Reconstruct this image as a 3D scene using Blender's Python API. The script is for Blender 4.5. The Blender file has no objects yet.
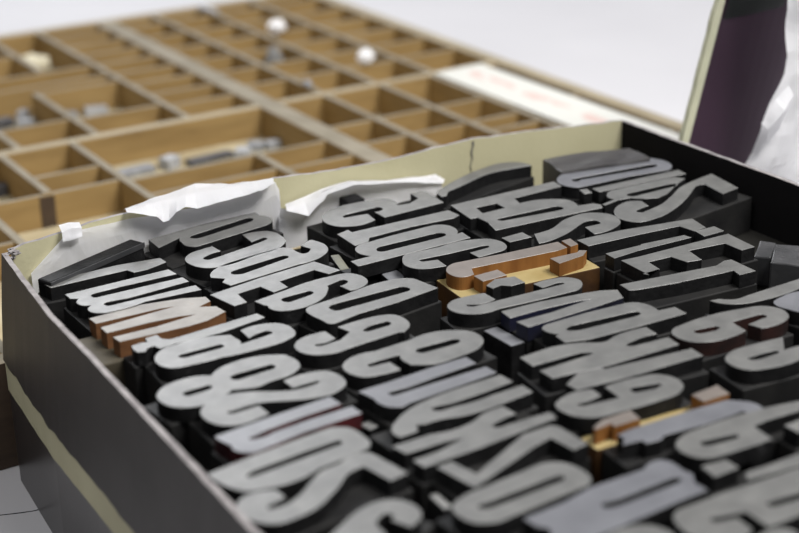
import bpy, bmesh, math, random
from mathutils import Vector, Matrix, noise
from mathutils.geometry import tessellate_polygon
random.seed(7)
MM = 0.001
C = bpy.context.scene.collection
sc = bpy.context.scene

# ------------------------------------------------------------------ helpers
def link(name, bm, mats, parent=None, loc=(0, 0, 0), smooth=False):
    bmesh.ops.recalc_face_normals(bm, faces=bm.faces)
    me = bpy.data.meshes.new(name)
    bm.to_mesh(me); bm.free()
    if not isinstance(mats, (list, tuple)): mats = [mats]
    for m in mats: me.materials.append(m)
    if smooth:
        for p in me.polygons: p.use_smooth = True
    o = bpy.data.objects.new(name, me); C.objects.link(o)
    o.location = Vector(loc) * MM
    if parent: o.parent = parent
    return o

def tag(o, label=None, cat=None, group=None, kind=None):
    if label: o['label'] = label
    if cat: o['category'] = cat
    if group: o['group'] = group
    if kind: o['kind'] = kind
    return o

def empty(name, loc, label, cat, group=None):
    o = bpy.data.objects.new(name, None); C.objects.link(o)
    o.location = Vector(loc) * MM; o.empty_display_size = 0.01
    return tag(o, label, cat, group)

def box(bm, lo, hi, bev=0.0, mi=0, top_mi=None, M=None):
    """axis-aligned box, sizes in mm; optional chamfer"""
    vs = [bm.verts.new(Vector((x, y, z)) * MM) for z in (lo[2], hi[2]) for y in (lo[1], hi[1]) for x in (lo[0], hi[0])]
    fs = [bm.faces.new([vs[i] for i in q]) for q in ((0, 2, 3, 1), (4, 5, 7, 6), (0, 1, 5, 4), (2, 6, 7, 3), (0, 4, 6, 2), (1, 3, 7, 5))]
    for f in fs: f.material_index = mi
    if top_mi is not None: fs[1].material_index = top_mi
    if bev:
        es = list({e for f in fs for e in f.edges})
        r = bmesh.ops.bevel(bm, geom=es, offset=bev * MM, segments=2, affect='EDGES', profile=.5)
        vs = list({v for f in r['faces'] for v in f.verts} | {v for v in vs if v.is_valid})
    if M is not None:
        for v in vs:
            if v.is_valid: v.co = M @ v.co
    return vs

def spline(pts):
    """closed loop; points with a third value are smooth, the others corners"""
    n = len(pts); P = [Vector((p[0], p[1])) for p in pts]; S = [len(p) > 2 for p in pts]
    out = []
    for i in range(n):
        a, b = P[i], P[(i + 1) % n]
        out.append(a)
        if not (S[i] or S[(i + 1) % n]): continue
        d = (b - a).length
        if d < .6: continue
        def tang(k):
            p, q, r = P[(k - 1) % n], P[k], P[(k + 1) % n]
            u, v = q - p, r - q
            lu, lv = max(u.length, 1e-6), max(v.length, 1e-6)
            if lu > 2.2 * lv: return u / lu
            if lv > 2.2 * lu: return v / lv
            t = u / lu * lv + v / lv * lu
            return t.normalized() if t.length > 1e-9 else v.normalized()
        ta = tang(i) if S[i] else (b - a).normalized()
        tb = tang((i + 1) % n) if S[(i + 1) % n] else (b - a).normalized()
        if not S[i]: ta = (2 * (b - a).normalized() - tb).normalized() if tb.length else ta
        if not S[(i + 1) % n]: tb = (2 * (b - a).normalized() - ta).normalized()
        k = min(8, max(3, int(d / 1.2)))
        for j in range(1, k):
            t = j / k; h1 = 2*t**3 - 3*t*t + 1; h2 = t**3 - 2*t*t + t; h3 = -2*t**3 + 3*t*t; h4 = t**3 - t*t
            out.append(a * h1 + ta * d * h2 + b * h3 + tb * d * h4)
    res = []
    for p in out:
        if not res or (p - res[-1]).length > .12: res.append(p)
    if (res[0] - res[-1]).length < .12: res.pop()
    return res

def inset(loop, d):
    n = len(loop); o = []
    for i in range(n):
        p, q, r = loop[i - 1], loop[i], loop[(i + 1) % n]
        e1 = (q - p).normalized(); e2 = (r - q).normalized()
        n1 = Vector((-e1.y, e1.x)); n2 = Vector((-e2.y, e2.x))
        m = n1 + n2
        if m.length < .3: m = n1
        m.normalize(); c = max(.5, m.dot(n1))
        o.append(q + m * d / c)
    return o

def extrude_face(bm, outer, holes, z0, z1, bev=.13):
    loops = [inset(spline(outer), .36)] + [inset(spline(h), .42) for h in holes]
    tops = [inset(l, bev) for l in loops]
    V = []
    for l, t in zip(loops, tops):
        rt = [bm.verts.new(Vector((p.x, p.y, z1)) * MM) for p in t]
        r1 = [bm.verts.new(Vector((p.x, p.y, z1 - bev)) * MM) for p in l]
        r0 = [bm.verts.new(Vector((p.x, p.y, z0)) * MM) for p in l]
        n = len(l)
        for i in range(n):
            j = (i + 1) % n
            f = bm.faces.new((r1[i], r1[j], rt[j], rt[i])); f.material_index = 0
            f = bm.faces.new((r0[i], r0[j], r1[j], r1[i])); f.material_index = 1
        V += rt
    tri = tessellate_polygon([[Vector((p.x, p.y, 0)) for p in t] for t in tops])
    for t in tri:
        try: bm.faces.new([V[i] for i in t]).material_index = 0
        except ValueError: pass

# ------------------------------------------------------------------ materials
def mat(name, col, rough=.6, spec=.5, var=None, scale=40., var2=None, bump=0., bscale=300., rvar=0., stretch=None):
    m = bpy.data.materials.new(name); m.use_nodes = True
    nt = m.node_tree; N = nt.nodes; Lk = nt.links
    b = N['Principled BSDF']
    b.inputs['Base Color'].default_value = (*col, 1); b.inputs['Roughness'].default_value = rough
    b.inputs['Specular IOR Level'].default_value = spec
    tc = N.new('ShaderNodeTexCoord'); mp = N.new('ShaderNodeMapping'); Lk.new(tc.outputs['Object'], mp.inputs[0])
    if stretch: mp.inputs['Scale'].default_value = stretch
    oi = N.new('ShaderNodeObjectInfo')
    ad = N.new('ShaderNodeVectorMath'); ad.operation = 'ADD'
    Lk.new(mp.outputs[0], ad.inputs[0]); Lk.new(oi.outputs['Random'], ad.inputs[1])
    def nz(s, detail=6):
        n = N.new('ShaderNodeTexNoise'); n.inputs['Scale'].default_value = s; n.inputs['Detail'].default_value = detail
        Lk.new(ad.outputs[0], n.inputs['Vector']); return n
    if var:
        n = nz(scale); r = N.new('ShaderNodeValToRGB')
        r.color_ramp.elements[0].position = .33; r.color_ramp.elements[1].position = .68
        r.color_ramp.elements[0].color = (*col, 1); r.color_ramp.elements[1].color = (*var, 1)
        if var2:
            e = r.color_ramp.elements.new(.8); e.color = (*var2, 1)
        Lk.new(n.outputs[0], r.inputs[0]); Lk.new(r.outputs[0], b.inputs['Base Color'])
    if rvar:
        n = nz(scale * 1.7); mr = N.new('ShaderNodeMapRange')
        mr.inputs[3].default_value = rough - rvar; mr.inputs[4].default_value = rough + rvar
        Lk.new(n.outputs[0], mr.inputs[0]); Lk.new(mr.outputs[0], b.inputs['Roughness'])
    if bump:
        n = nz(bscale); bp = N.new('ShaderNodeBump'); bp.inputs['Strength'].default_value = bump; bp.inputs['Distance'].default_value = .0006
        Lk.new(n.outputs[0], bp.inputs['Height']); Lk.new(bp.outputs[0], b.inputs['Normal'])
    return m

FACE = mat('worn_ink_face', (.095, .095, .093), .42, .75, (.135, .135, .131), 130, (.19, .186, .175), .18, 900, .09)
FACEB = mat('bluish_ink_face', (.098, .10, .113), .41, .75, (.132, .135, .150), 90, None, .12, 900, .07)
FACEW = mat('worn_brown_face', (.175, .160, .145), .5, .5, (.25, .235, .215), 110, (.24, .16, .10), .15, 700, .06)
INK = mat('black_ink_side', (.004, .004, .0045), .6, .22, (.010, .010, .0105), 170, (.05, .05, .052), .5, 500)
BODY = mat('inky_block_body', (.006, .006, .0065), .6, .3, (.015, .0145, .014), 70, None, .3, 500)
REDS = mat('red_ink_side', (.07, .010, .012), .5, .4, (.02, .006, .008), 120, None, .2, 600)
REDB = mat('reddish_brown_side', (.030, .012, .010), .55, .3, (.010, .007, .007), 120, None, .2, 600)
BLUES = mat('blue_ink_side', (.008, .009, .030), .5, .4, (.008, .008, .012), 120, None, .2, 600)
BROWN = mat('brown_wood', (.105, .045, .018), .6, .35, (.17, .078, .032), 60, None, .3, 400, 0, (1, 1, 6))
BROWNB = mat('stained_brown_wood', (.035, .029, .018), .65, .3, (.065, .055, .037), 50, None, .3, 400)
ORANGE = mat('orange_wood_side', (.25, .11, .028), .6, .3, (.16, .062, .014), 160, (.12, .04, .01), .2, 400, 0, (1, 1, .2))
ORANGE_SHADE = mat('shaded_orange_wood_side', (.075, .034, .010), .6, .35, (.04, .018, .007), 120, None, .2, 400)  # orange wood with the shade of the gaps put into its colour
YELLOW = mat('yellow_bare_wood', (.36, .29, .14), .6, .3, (.28, .21, .085), 80, None, .2, 400)
PINKW = mat('worn_pinkish_face', (.125, .106, .094), .42, .7, (.16, .136, .12), 110, (.16, .11, .08), .12, 700)
STAIN = mat('stained_dark_wood', (.030, .028, .030), .5, .45, (.055, .052, .05), 45, (.20, .075, .06), .3, 300)
SPACER = mat('grey_metal_spacer', (.12, .123, .135), .5, .4, (.19, .195, .21), 90, None, .2, 500)
SPACERY = mat('yellowish_spacer', (.17, .165, .12), .55, .4, (.11, .11, .09), 120, None, .2, 500)
SPACERW = mat('pale_spacer', (.24, .24, .235), .5, .5, (.15, .15, .15), 120, None, .2, 500)
DGREY = mat('dark_grey_block', (.028, .029, .031), .42, .5, (.05, .05, .053), 60, None, .4, 200)
BOARD_OUT = mat('dark_bookcloth_board', (.0155, .0135, .0130), .55, .3, (.021, .0185, .0178), 30, None, .15, 1200, .05)
BOARD_LOW = mat('glossy_dark_board', (.018, .016, .016), .3, .45, (.025, .022, .022), 30)
BOARD_IN = mat('black_board_lining', (.006, .0055, .006), .8, .12, (.009, .008, .0085), 40, None, .15, 900)
CREAM = mat('cream_board', (.50, .47, .31), .8, .2, (.44, .41, .26), 18, None, .2, 500)
LIDEDGE = mat('pale_lid_edge', (.60, .60, .44), .8, .2, (.52, .52, .38), 40)
TAPE = mat('cream_paper_tape', (.33, .31, .205), .7, .3, (.27, .255, .165), 25, None, .3, 500)
RIM = mat('frayed_grey_edge', (.19, .175, .178), .85, .2, (.34, .32, .32), 160, (.10, .085, .09), .5, 700)
PAPER = mat('white_paper', (.88, .88, .90), .85, .2, (.85, .85, .88), 30)
TISSUE = mat('white_tissue', (.90, .90, .92), .9, .15)
PURPLE = mat('dark_purple_board', (.040, .020, .036), .62, .22, (.050, .026, .044), 14, None, .1, 900, .06)
DPATCH = mat('dark_green_patch', (.018, .022, .021), .45, .5)
TANW = mat('tan_case_wood', (.32, .215, .088), .7, .25, (.24, .155, .06), 22, (.18, .115, .05), .2, 120, 0, (1, 1, 5))
TANTOP = mat('worn_case_edge', (.26, .23, .175), .75, .2, (.19, .165, .12), 40, None, .2, 200)
TANRAIL = mat('pale_case_rail', (.34, .29, .20), .7, .25, (.28, .235, .155), 22)
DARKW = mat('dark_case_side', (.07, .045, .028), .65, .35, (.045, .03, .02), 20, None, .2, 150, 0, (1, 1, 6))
CFLOOR = mat('dusty_case_floor', (.50, .44, .30), .8, .2, (.36, .29, .17), 25)
METAL = mat('grey_type_metal', (.20, .21, .23), .5, .4, (.28, .29, .31), 200)
PALEM = mat('pale_type_metal', (.40, .41, .43), .5, .4, (.30, .31, .33), 200)
DMETAL = mat('dark_type_metal', (.03, .03, .035), .45, .5, (.10, .10, .11), 200)
TABLE = mat('white_table_top', (.53, .525, .55), .65, .2, (.56, .555, .58), 8)
WALLM = mat('white_wall_paint', (.78, .78, .80), .9, .2)
FLOORM = mat('grey_floor', (.30, .30, .30), .8, .2, (.26, .26, .26), 6)
CRACK = mat('dark_pencil_line', (.03, .03, .03), .9, .1)

# card with faint pinkish print
CARD = mat('white_card_print', (.86, .86, .83), .8, .2)
def card_print(m):
    nt = m.node_tree; N = nt.nodes; L = nt.links; b = N['Principled BSDF']
    tc = N.new('ShaderNodeTexCoord'); sp = N.new('ShaderNodeSeparateXYZ'); L.new(tc.outputs['Object'], sp.inputs[0])
    n = N.new('ShaderNodeTexNoise'); n.inputs['Scale'].default_value = 70; n.inputs['Detail'].default_value = 3
    mp = N.new('ShaderNodeMapping'); mp.inputs['Scale'].default_value = (1, .45, 1)
    L.new(tc.outputs['Object'], mp.inputs[0]); L.new(mp.outputs[0], n.inputs['Vector'])
    g = N.new('ShaderNodeMath'); g.operation = 'GREATER_THAN'; g.inputs[1].default_value = .5; L.new(n.outputs[0], g.inputs[0])
    # one printed band near the middle of the strip
    a = N.new('ShaderNodeMath'); a.operation = 'ABSOLUTE'; L.new(sp.outputs['X'], a.inputs[0])
    c = N.new('ShaderNodeMath'); c.operation = 'LESS_THAN'; c.inputs[1].default_value = .005; L.new(a.outputs[0], c.inputs[0])
    mu = N.new('ShaderNodeMath'); mu.operation = 'MULTIPLY'; L.new(g.outputs[0], mu.inputs[0]); L.new(c.outputs[0], mu.inputs[1])
    mx = N.new('ShaderNodeMix'); mx.data_type = 'RGBA'
    mx.inputs['A'].default_value = (.60, .60, .565, 1); mx.inputs['B'].default_value = (.59, .44, .405, 1)
    L.new(mu.outputs[0], mx.inputs['Factor']); L.new(mx.outputs['Result'], b.inputs['Base Color'])
card_print(CARD)

BLOCKS = [
 ('long grey type strip with a pale tip, in front of the leaning black block', (-106.3, 65.0), -0.1134, 55.6, 13.5, 23.4, 6.0, 'grey', '',
  [[(-25.5,-3.1),(8.3,-3.1),(9.7,-7.3),(16.5,-7.4),(26.7,-4.2),(26.4,2.5),(7.2,5.4),(-26.7,4.5)]],
  []),
 ('grey type block with three joined prongs like a mirrored m, nearest the left rim', (-104.6, 38.7), 0.0175, 50.6, 30.1, 23.3, 6.0, 'grey', '',
  [[(-24.6,8.1),(-21.9,6.2),(-24.0,2.5,1),(-23.1,-1.3,1),(-20.2,-3.1),(-22.4,-5.5,1),(-22.6,-9.7,1),(-19.6,-12.9,1),(-11.6,-14.1,1),(0.3,-12.3),(24.5,-14.0),(24.6,-7.5),(-13.5,-7.4,1),(-14.5,-5.0,1),(-12.1,-4.0,1),(-4.3,-5.1),(24.1,-2.9),(23.8,3.4),(-14.7,3.6,1),(-15.7,6.0,1),(-13.2,7.5,1),(-2.5,7.9),(23.3,7.5),(22.4,14.9),(-24.7,14.0)]],
  []),
 ('bare brown wooden type block with three pointed prongs like an M', (-109.2, 9.3), 0.0087, 55.7, 28.0, 22.9, 7.0, 'brown', '',
  [[(-20.3,8.7),(7.1,8.0),(14.3,6.5),(-2.3,6.3),(-20.2,4.8),(-20.1,-2.2),(-3.3,-2.2),(9.8,-3.4),(16.2,-5.0),(-1.1,-6.7),(-19.7,-6.4),(-19.0,-12.5),(9.2,-14.2),(18.2,-13.4),(28.0,-9.5),(27.2,-2.2),(21.5,1.0),(27.5,3.5),(27.9,9.0),(19.0,13.1),(2.2,16.7),(-20.7,15.6)]],
  []),
 ('grey type block with a mirrored letter t, just below the bare brown block', (-99.1, -10.7), 0.0000, 57.7, 11.6, 23.3, 6.0, 'grey', '',
  [[(-28.0,-3.2),(-27.4,-6.2),(-24.3,-7.3),(-21.9,-4.6),(-20.1,-4.3),(-19.1,-7.6),(-15.5,-7.8),(-12.7,-7.1),(6.4,-7.8),(28.0,-4.3),(26.9,1.6),(-11.9,-1.6),(-14.1,0.4),(-14.3,5.2),(-20.1,4.7),(-20.6,1.1),(-22.8,1.9),(-27.2,1.2)]],
  []),
 ('grey type block like a 6 with a closed bowl, between the t and 8', (-95.6, -29.0), -0.0436, 58.4, 22.2, 23.3, 6.0, 'grey', '',
  [[(-28.6,-3.1,1),(-26.1,-7.4,1),(-18.0,-9.2,1),(-6.8,-9.6),(9.0,-10.9,1),(20.6,-10.1,1),(26.3,-7.4,1),(28.4,-2.0,1),(26.5,6.1,1),(19.6,9.7,1),(10.0,8.9),(9.5,-0.8),(14.6,1.7,1),(18.9,1.7,1),(19.1,-0.6,1),(13.8,-1.5),(5.5,-2.5),(6.5,0.1,1),(5.9,6.5,1),(5.0,7.7,1),(-1.4,10.5,1),(-15.3,11.2,1),(-22.6,9.7,1),(-27.6,4.6,1)]],
  [[(-19.0,0.2,1),(-16.5,1.3,1),(-2.4,1.3,1),(-1.4,-0.5,1),(-3.7,-1.5,1),(-17.0,-1.6,1)]]),
 ('grey type block with the figure 8, above the mirrored S and red slot', (-108.3, -54.6), 0.1134, 58.2, 19.6, 23.5, 6.0, 'grey', '',
  [[(-27.9,-5.6,1),(-26.3,-10.5,1),(-21.3,-14.8,1),(-13.4,-15.9,1),(-6.0,-13.4,1),(-2.4,-11.1),(0.9,-12.4,1),(6.5,-13.9,1),(12.0,-12.7,1),(22.3,-11.3,1),(27.3,-7.5,1),(28.8,-2.4,1),(27.4,4.4,1),(25.2,6.4,1),(19.2,9.4,1),(8.8,10.2,1),(0.3,7.8,1),(-3.7,4.5),(-6.7,6.5,1),(-14.2,7.6,1),(-23.2,5.0,1),(-27.3,0.1,1)]],
  [[(-18.1,-4.3,1),(-16.2,-2.7,1),(-8.7,-2.6,1),(-7.6,-4.3,1),(-9.7,-5.6,1),(-16.9,-6.0,1)],[(1.6,-2.1,1),(4.6,-0.1,1),(17.7,0.0,1),(19.1,-1.9,1),(16.8,-3.4,1),(3.3,-4.3,1)]]),
 ('grey type block with a mirrored S, between the figure 8 and the red slot', (-100.9, -77.5), 0.0000, 57.7, 21.1, 23.7, 6.0, 'grey', '',
  [[(8.4,0.9),(13.8,1.2,1),(17.9,1.1,1),(18.6,-0.1,1),(14.8,-0.7,1),(9.2,-0.6,1),(3.4,1.9,1),(-5.0,7.2,1),(-15.5,9.9,1),(-23.5,7.0,1),(-27.6,1.5,1),(-28.1,-3.5,1),(-26.2,-9.2,1),(-21.4,-13.3,1),(-12.3,-13.3,1),(-7.0,-12.0),(-7.2,-4.1),(-16.4,-4.6,1),(-18.9,-3.4,1),(-14.7,-2.7,1),(-7.0,-2.9,1),(-3.2,-4.4,1),(9.7,-10.0,1),(20.6,-10.8,1),(26.9,-6.3,1),(28.1,0.1,1),(25.6,6.8,1),(18.6,9.2,1),(8.2,8.3)]],
  []),
 ('pale bluish two-pronged type block with a dark red slot', (-106.4, -99.1), 0.0960, 51.1, 17.2, 23.7, 6.0, 'blue', 'red',
  [[(-24.9,0.9),(-23.8,-2.3),(-23.3,-3.4),(-24.0,-7.1,1),(-21.7,-10.7,1),(-17.4,-12.4,1),(2.3,-9.1),(25.3,-8.0),(25.0,-1.0),(7.9,-1.6),(-7.4,-2.9),(-13.1,-3.9,1),(-15.6,-2.7,1),(-12.9,-2.0,1),(-7.0,-0.7),(7.9,1.1),(22.8,1.9),(22.2,9.7),(-2.6,7.8),(-25.4,5.5)]],
  []),
 ('grey type block with a long closed D, its corner touching the front rim', (-116.3, -122.6), 0.1484, 56.4, 24.6, 23.6, 6.0, 'grey', '',
  [[(-28.0,1.9),(-26.4,-3.6,1),(-23.5,-9.0,1),(-16.4,-11.8,1),(-7.0,-12.9,1),(3.9,-10.1),(22.7,-7.5,1),(26.7,-4.4,1),(27.4,1.8,1),(25.8,9.8,1),(21.3,12.8,1),(20.8,13.1,1),(9.5,12.2),(-11.0,10.2),(-28.3,7.5)]],
  [[(-17.6,-1.2,1),(-13.7,0.6,1),(4.2,2.4),(17.9,3.2,1),(18.2,1.3,1),(15.8,0.8,1),(2.6,-0.5),(-14.2,-1.9,1),(-16.8,-2.0,1)]]),
 ('grey type block with a large mirrored S, beside the front rim', (-118.2, -145.6), 0.0960, 57.5, 17.7, 23.4, 6.0, 'grey', '',
  [[(-15.7,11.5,1),(-19.5,12.3,1),(-24.1,10.9,1),(-27.3,7.2,1),(-28.1,0.7,1),(-26.1,-4.8,1),(-22.1,-8.9,1),(-14.1,-9.4,1),(-5.3,-7.4,1),(2.5,-2.5,1),(5.8,-0.2,1),(12.6,5.2,1),(18.2,6.5),(20.6,-6.3),(28.5,-5.0),(26.0,11.3),(24.6,14.7),(18.0,15.9,1),(13.1,13.5,1),(5.6,12.2,1),(-0.2,8.4,1),(-7.5,2.8,1),(-14.0,-0.2,1),(-18.8,0.1,1),(-18.4,1.6,1),(-13.1,2.9,1),(-11.2,3.8),(-11.7,9.7)]],
  []),
 ('blurred pale type block with a curled hook, cut by the bottom edge', (-118.5, -174.8), 0.5672, 44.0, 22.4, 23.5, 6.0, 'grey', '',
  [[(-20.9,-6.6),(-11.8,-14.0),(-1.2,-13.3),(3.9,-2.6,1),(4.8,4.0,1),(8.9,6.8,1),(10.6,5.4,1),(8.5,3.2),(11.4,-4.2),(15.7,-2.6,1),(19.3,1.3,1),(20.1,6.2,1),(17.7,11.7,1),(12.3,14.8,1),(4.6,14.0,1),(-5.2,9.3,1),(-16.2,1.8)]],
  []),
 ('dark grey type block with a closed d shape, against the large white paper', (-47.1, 84.2), 0.1658, 61.4, 24.1, 23.4, 6.0, 'grey', '',
  [[(-29.2,-6.4),(-16.1,-0.2),(-18.0,-3.3,1),(-17.5,-11.7,1),(-13.8,-14.2,1),(23.0,-8.0,1),(28.6,-4.1,1),(29.6,1.7,1),(27.1,6.0),(27.6,16.2),(-1.3,10.5),(-28.8,6.7)]],
  [[(-11.7,-2.3,1),(-8.3,-0.2,1),(19.6,5.5,1),(21.6,3.4,1),(18.2,0.7,1),(-8.4,-4.6,1)]]),
 ('grey type block with a mirrored C, just below the dark d by the paper', (-49.1, 57.6), 0.1920, 52.1, 26.3, 23.3, 6.0, 'grey', '',
  [[(-23.4,-6.5,1),(-19.7,-12.6,1),(-11.4,-14.9,1),(4.5,-11.8,1),(17.5,-9.4,1),(23.1,-4.4,1),(25.1,3.2,1),(22.8,12.4,1),(17.0,14.9,1),(10.5,14.8),(9.7,3.4),(16.8,5.6,1),(17.2,3.5,1),(11.3,1.6,1),(0.2,-0.9,1),(-13.8,-4.0,1),(-15.7,-2.1,1),(-12.8,0.1,1),(-5.5,1.6),(-6.0,9.9),(-12.4,9.0,1),(-17.8,7.8,1),(-23.4,1.8,1)]],
  []),
 ('grey type block with a closed bowl and curled tail, between C and left E', (-43.8, 35.4), 0.1309, 57.7, 15.8, 23.3, 6.0, 'grey', '',
  [[(-28.2,-1.0),(-23.9,-5.2),(-26.5,-8.1),(-25.1,-13.6),(10.0,-9.1),(22.5,-6.8,1),(28.5,-1.5,1),(30.6,5.8,1),(28.9,12.8,1),(26.7,13.9,1),(20.2,10.1),(22.1,4.5),(17.4,1.4,1),(16.4,4.1,1),(15.8,10.3,1),(11.4,13.3,1),(-8.2,11.1,1),(-21.8,7.5,1),(-27.1,2.3,1)]],
  [[(-18.4,-1.9,1),(-13.3,0.8,1),(7.4,3.7,1),(9.9,2.0,1),(6.5,0.2,1),(-13.9,-4.2,1)]]),
 ('grey type block with a mirrored E, at the tips of the bare brown block', (-51.5, 15.0), 0.1658, 57.6, 17.6, 23.4, 6.0, 'grey', '',
  [[(-25.6,-13.4),(-18.9,-12.6),(-18.3,-2.9),(-7.9,-1.4),(-6.0,-10.1),(2.2,-8.1),(2.0,-0.9),(19.2,1.8),(22.1,-5.6),(29.2,-4.5),(24.5,11.0),(-3.1,7.8),(-28.9,3.2)]],
  []),
 ('grey type block like a 6, just below the E near the brown block', (-43.0, -4.0), 0.1396, 51.0, 21.1, 23.7, 6.0, 'grey', '',
  [[(-24.3,-0.8),(-23.3,-1.9),(-23.6,-6.5,1),(-21.3,-9.8,1),(-15.2,-11.8,1),(-6.6,-11.0,1),(0.6,-7.3,1),(6.0,-0.9,1),(7.2,2.1),(14.6,4.2,1),(16.0,2.2,1),(13.2,0.0,1),(10.6,-0.3),(11.7,-7.4),(17.4,-7.5,1),(23.1,-3.7,1),(24.6,2.3,1),(21.1,9.6,1),(12.3,11.1,1),(-6.8,9.1),(-25.7,5.3)]],
  [[(-15.3,-0.1,1),(-11.9,1.3,1),(-2.4,1.6,1),(-1.5,-0.1,1),(-4.8,-1.9,1),(-13.4,-3.4,1)]]),
 ('grey type block with a long sharp closed O, square at one corner', (-28.3, -23.6), 0.1484, 57.1, 21.6, 23.7, 6.0, 'grey', '',
  [[(-28.1,1.0,1),(-27.0,-6.8,1),(-25.7,-12.3,1),(-21.3,-12.5,1),(-11.1,-10.2),(8.2,-9.1),(28.9,-5.9),(26.3,7.5,1),(22.0,11.8,1),(14.2,13.2,1),(2.0,12.1),(-8.5,9.9),(-23.3,8.2,1),(-27.5,5.1,1)]],
  [[(-18.1,1.2,1),(-12.8,3.7,1),(15.8,3.7,1),(18.2,0.3,1),(12.7,-1.3,1),(-16.2,-2.2,1)]]),
 ('grey type block like an a with hooked end, just below the square-cornered O', (-51.4, -50.3), 0.0349, 50.9, 18.7, 23.7, 6.0, 'grey', '',
  [[(-24.6,-1.8,1),(-21.4,-6.7,1),(-15.9,-9.2,1),(-7.1,-8.9),(15.2,-7.2,1),(17.6,-8.2,1),(22.3,-4.6,1),(24.6,3.0,1),(22.4,9.2,1),(18.0,11.1,1),(9.5,11.8,1),(-2.0,10.9),(-0.3,4.2),(-6.8,0.0),(-14.6,-0.7),(-16.7,0.9,1),(-13.1,0.4,1),(-6.9,1.9),(-7.1,10.3),(-11.8,10.6,1),(-18.4,9.7,1),(-24.0,4.9,1)]],
  [[(5.5,2.3,1),(9.1,3.9,1),(16.1,4.2,1),(17.1,2.4,1),(14.2,1.0,1),(6.3,0.7,1)]]),
 ('grey type block with a hook and large bowl, above the bluish black-slotted U', (-40.9, -76.3), 0.0611, 60.0, 23.8, 23.7, 6.0, 'grey', '',
  [[(-29.2,-1.4,1),(-26.5,-6.8,1),(-19.4,-9.0,1),(-11.1,-9.2),(-11.1,-1.1),(-19.0,-0.6,1),(-19.0,1.4,1),(-12.8,1.7),(-5.8,1.5),(-7.3,-2.0,1),(-6.9,-6.9,1),(-6.9,-7.9,1),(-0.6,-11.8,1),(13.3,-12.0,1),(22.8,-10.0,1),(28.6,-4.2,1),(29.1,3.2,1),(23.8,9.1,1),(15.8,12.3,1),(5.4,11.3),(-11.3,10.1),(-23.1,9.8,1),(-27.8,6.1,1)]],
  [[(1.6,0.6,1),(4.8,2.3,1),(18.1,1.9,1),(19.9,0.2,1),(16.2,-1.6,1),(3.4,-1.4,1)]]),
 ('bluish grey type block like a U with a straight black slot', (-48.5, -99.3), 0.0611, 49.4, 21.2, 23.3, 6.0, 'blue', '',
  [[(-24.1,-0.1),(-24.5,-4.1,1),(-22.9,-8.3,1),(-18.1,-11.1,1),(-15.1,-10.1),(6.9,-8.5),(24.3,-7.2),(23.9,-0.3),(7.8,-0.8),(-9.5,-1.2),(-15.9,-1.5,1),(-17.1,0.6,1),(-14.7,1.1,1),(-8.3,0.8),(5.5,2.2),(22.6,3.3),(22.4,10.5),(6.2,10.2),(-11.5,8.9),(-25.9,8.4)]],
  []),
 ('pale grey type block with two prongs meeting in a fat curl', (-51.7, -120.0), 0.0698, 59.9, 19.2, 23.4, 6.0, 'grey', '',
  [[(-28.8,-5.8,1),(-28.0,-8.9),(-20.2,-8.5),(-18.4,-4.5),(-16.1,-5.4,1),(-11.3,-5.4,1),(-2.9,-7.6,1),(12.6,-8.1),(28.9,-6.7),(29.2,0.6),(14.9,0.1),(0.5,0.0,1),(-7.8,2.0,1),(1.2,2.3,1),(16.9,2.9),(28.0,4.1),(27.4,11.7),(22.1,11.6),(14.2,11.5,1),(-1.1,10.4,1),(-13.6,7.7,1),(-23.6,2.0,1),(-27.8,-2.2,1)]],
  []),
 ('grey type block with a letter K, directly above the zigzag Z', (-56.3, -139.7), 0.0698, 59.6, 19.5, 23.6, 6.0, 'grey', '',
  [[(-28.2,0.0),(-12.8,-0.3),(-6.8,-1.5),(-18.3,-4.2),(-28.7,-4.6),(-28.0,-11.0),(-4.6,-10.3),(28.5,-7.5),(29.2,-2.0),(10.6,-1.6),(6.9,-0.8,1),(12.0,1.8,1),(18.9,2.5),(18.3,10.3),(10.1,10.0,1),(2.0,6.6,1),(-4.3,5.7,1),(-13.8,7.3),(-29.6,7.2)]],
  []),
 ('pale grey type block with a zigzag letter Z', (-55.5, -159.2), 0.0611, 51.6, 18.9, 23.6, 6.0, 'grey', '',
  [[(-22.5,-11.6),(8.9,-0.4),(16.7,1.5),(17.9,-9.1),(25.3,-8.4),(24.6,6.8),(22.6,9.7),(11.0,9.5),(-16.6,-3.6),(-18.7,7.4),(-25.5,7.0)]],
  []),
 ('blurred pale type block with a large closed O, below the zigzag Z', (-67.3, -179.6), 0.0698, 51.0, 19.9, 23.7, 6.0, 'grey', '',
  [[(-24.6,-2.3,1),(-22.3,-8.7,1),(-17.0,-11.5,1),(-7.9,-11.3,1),(9.1,-10.1),(19.7,-9.5,1),(23.5,-6.7,1),(24.8,0.1,1),(22.2,7.3,1),(14.1,10.4,1),(-5.2,8.6,1),(-17.5,7.2,1),(-22.8,4.3,1)]],
  [[(-16.0,-1.0,1),(-12.3,-0.6,1),(14.8,0.6,1),(16.6,-0.6,1),(14.0,-2.0,1),(-12.6,-3.2,1)]]),
 ('blurred bluish type block with a long closed slot, beside the large blurred O', (-46.6, -200.4), 0.0436, 64.2, 22.6, 23.7, 6.0, 'blue', '',
  [[(-29.2,0.8),(-26.6,-2.2),(-30.9,-10.7),(-23.8,-14.1),(-1.9,-13.2),(13.2,-12.1),(28.5,-11.7),(28.2,-6.0),(31.3,-1.2),(30.5,3.1),(31.0,6.7,1),(29.7,11.0,1),(21.8,11.5),(20.3,10.2),(5.4,10.4),(-0.8,10.7),(-13.6,8.0),(-29.8,7.1)]],
  [[(-4.7,-0.8,1),(1.9,-0.9,1),(23.7,0.0,1),(25.6,-0.8,1),(22.8,-2.4,1),(1.7,-3.0,1)]]),
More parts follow.
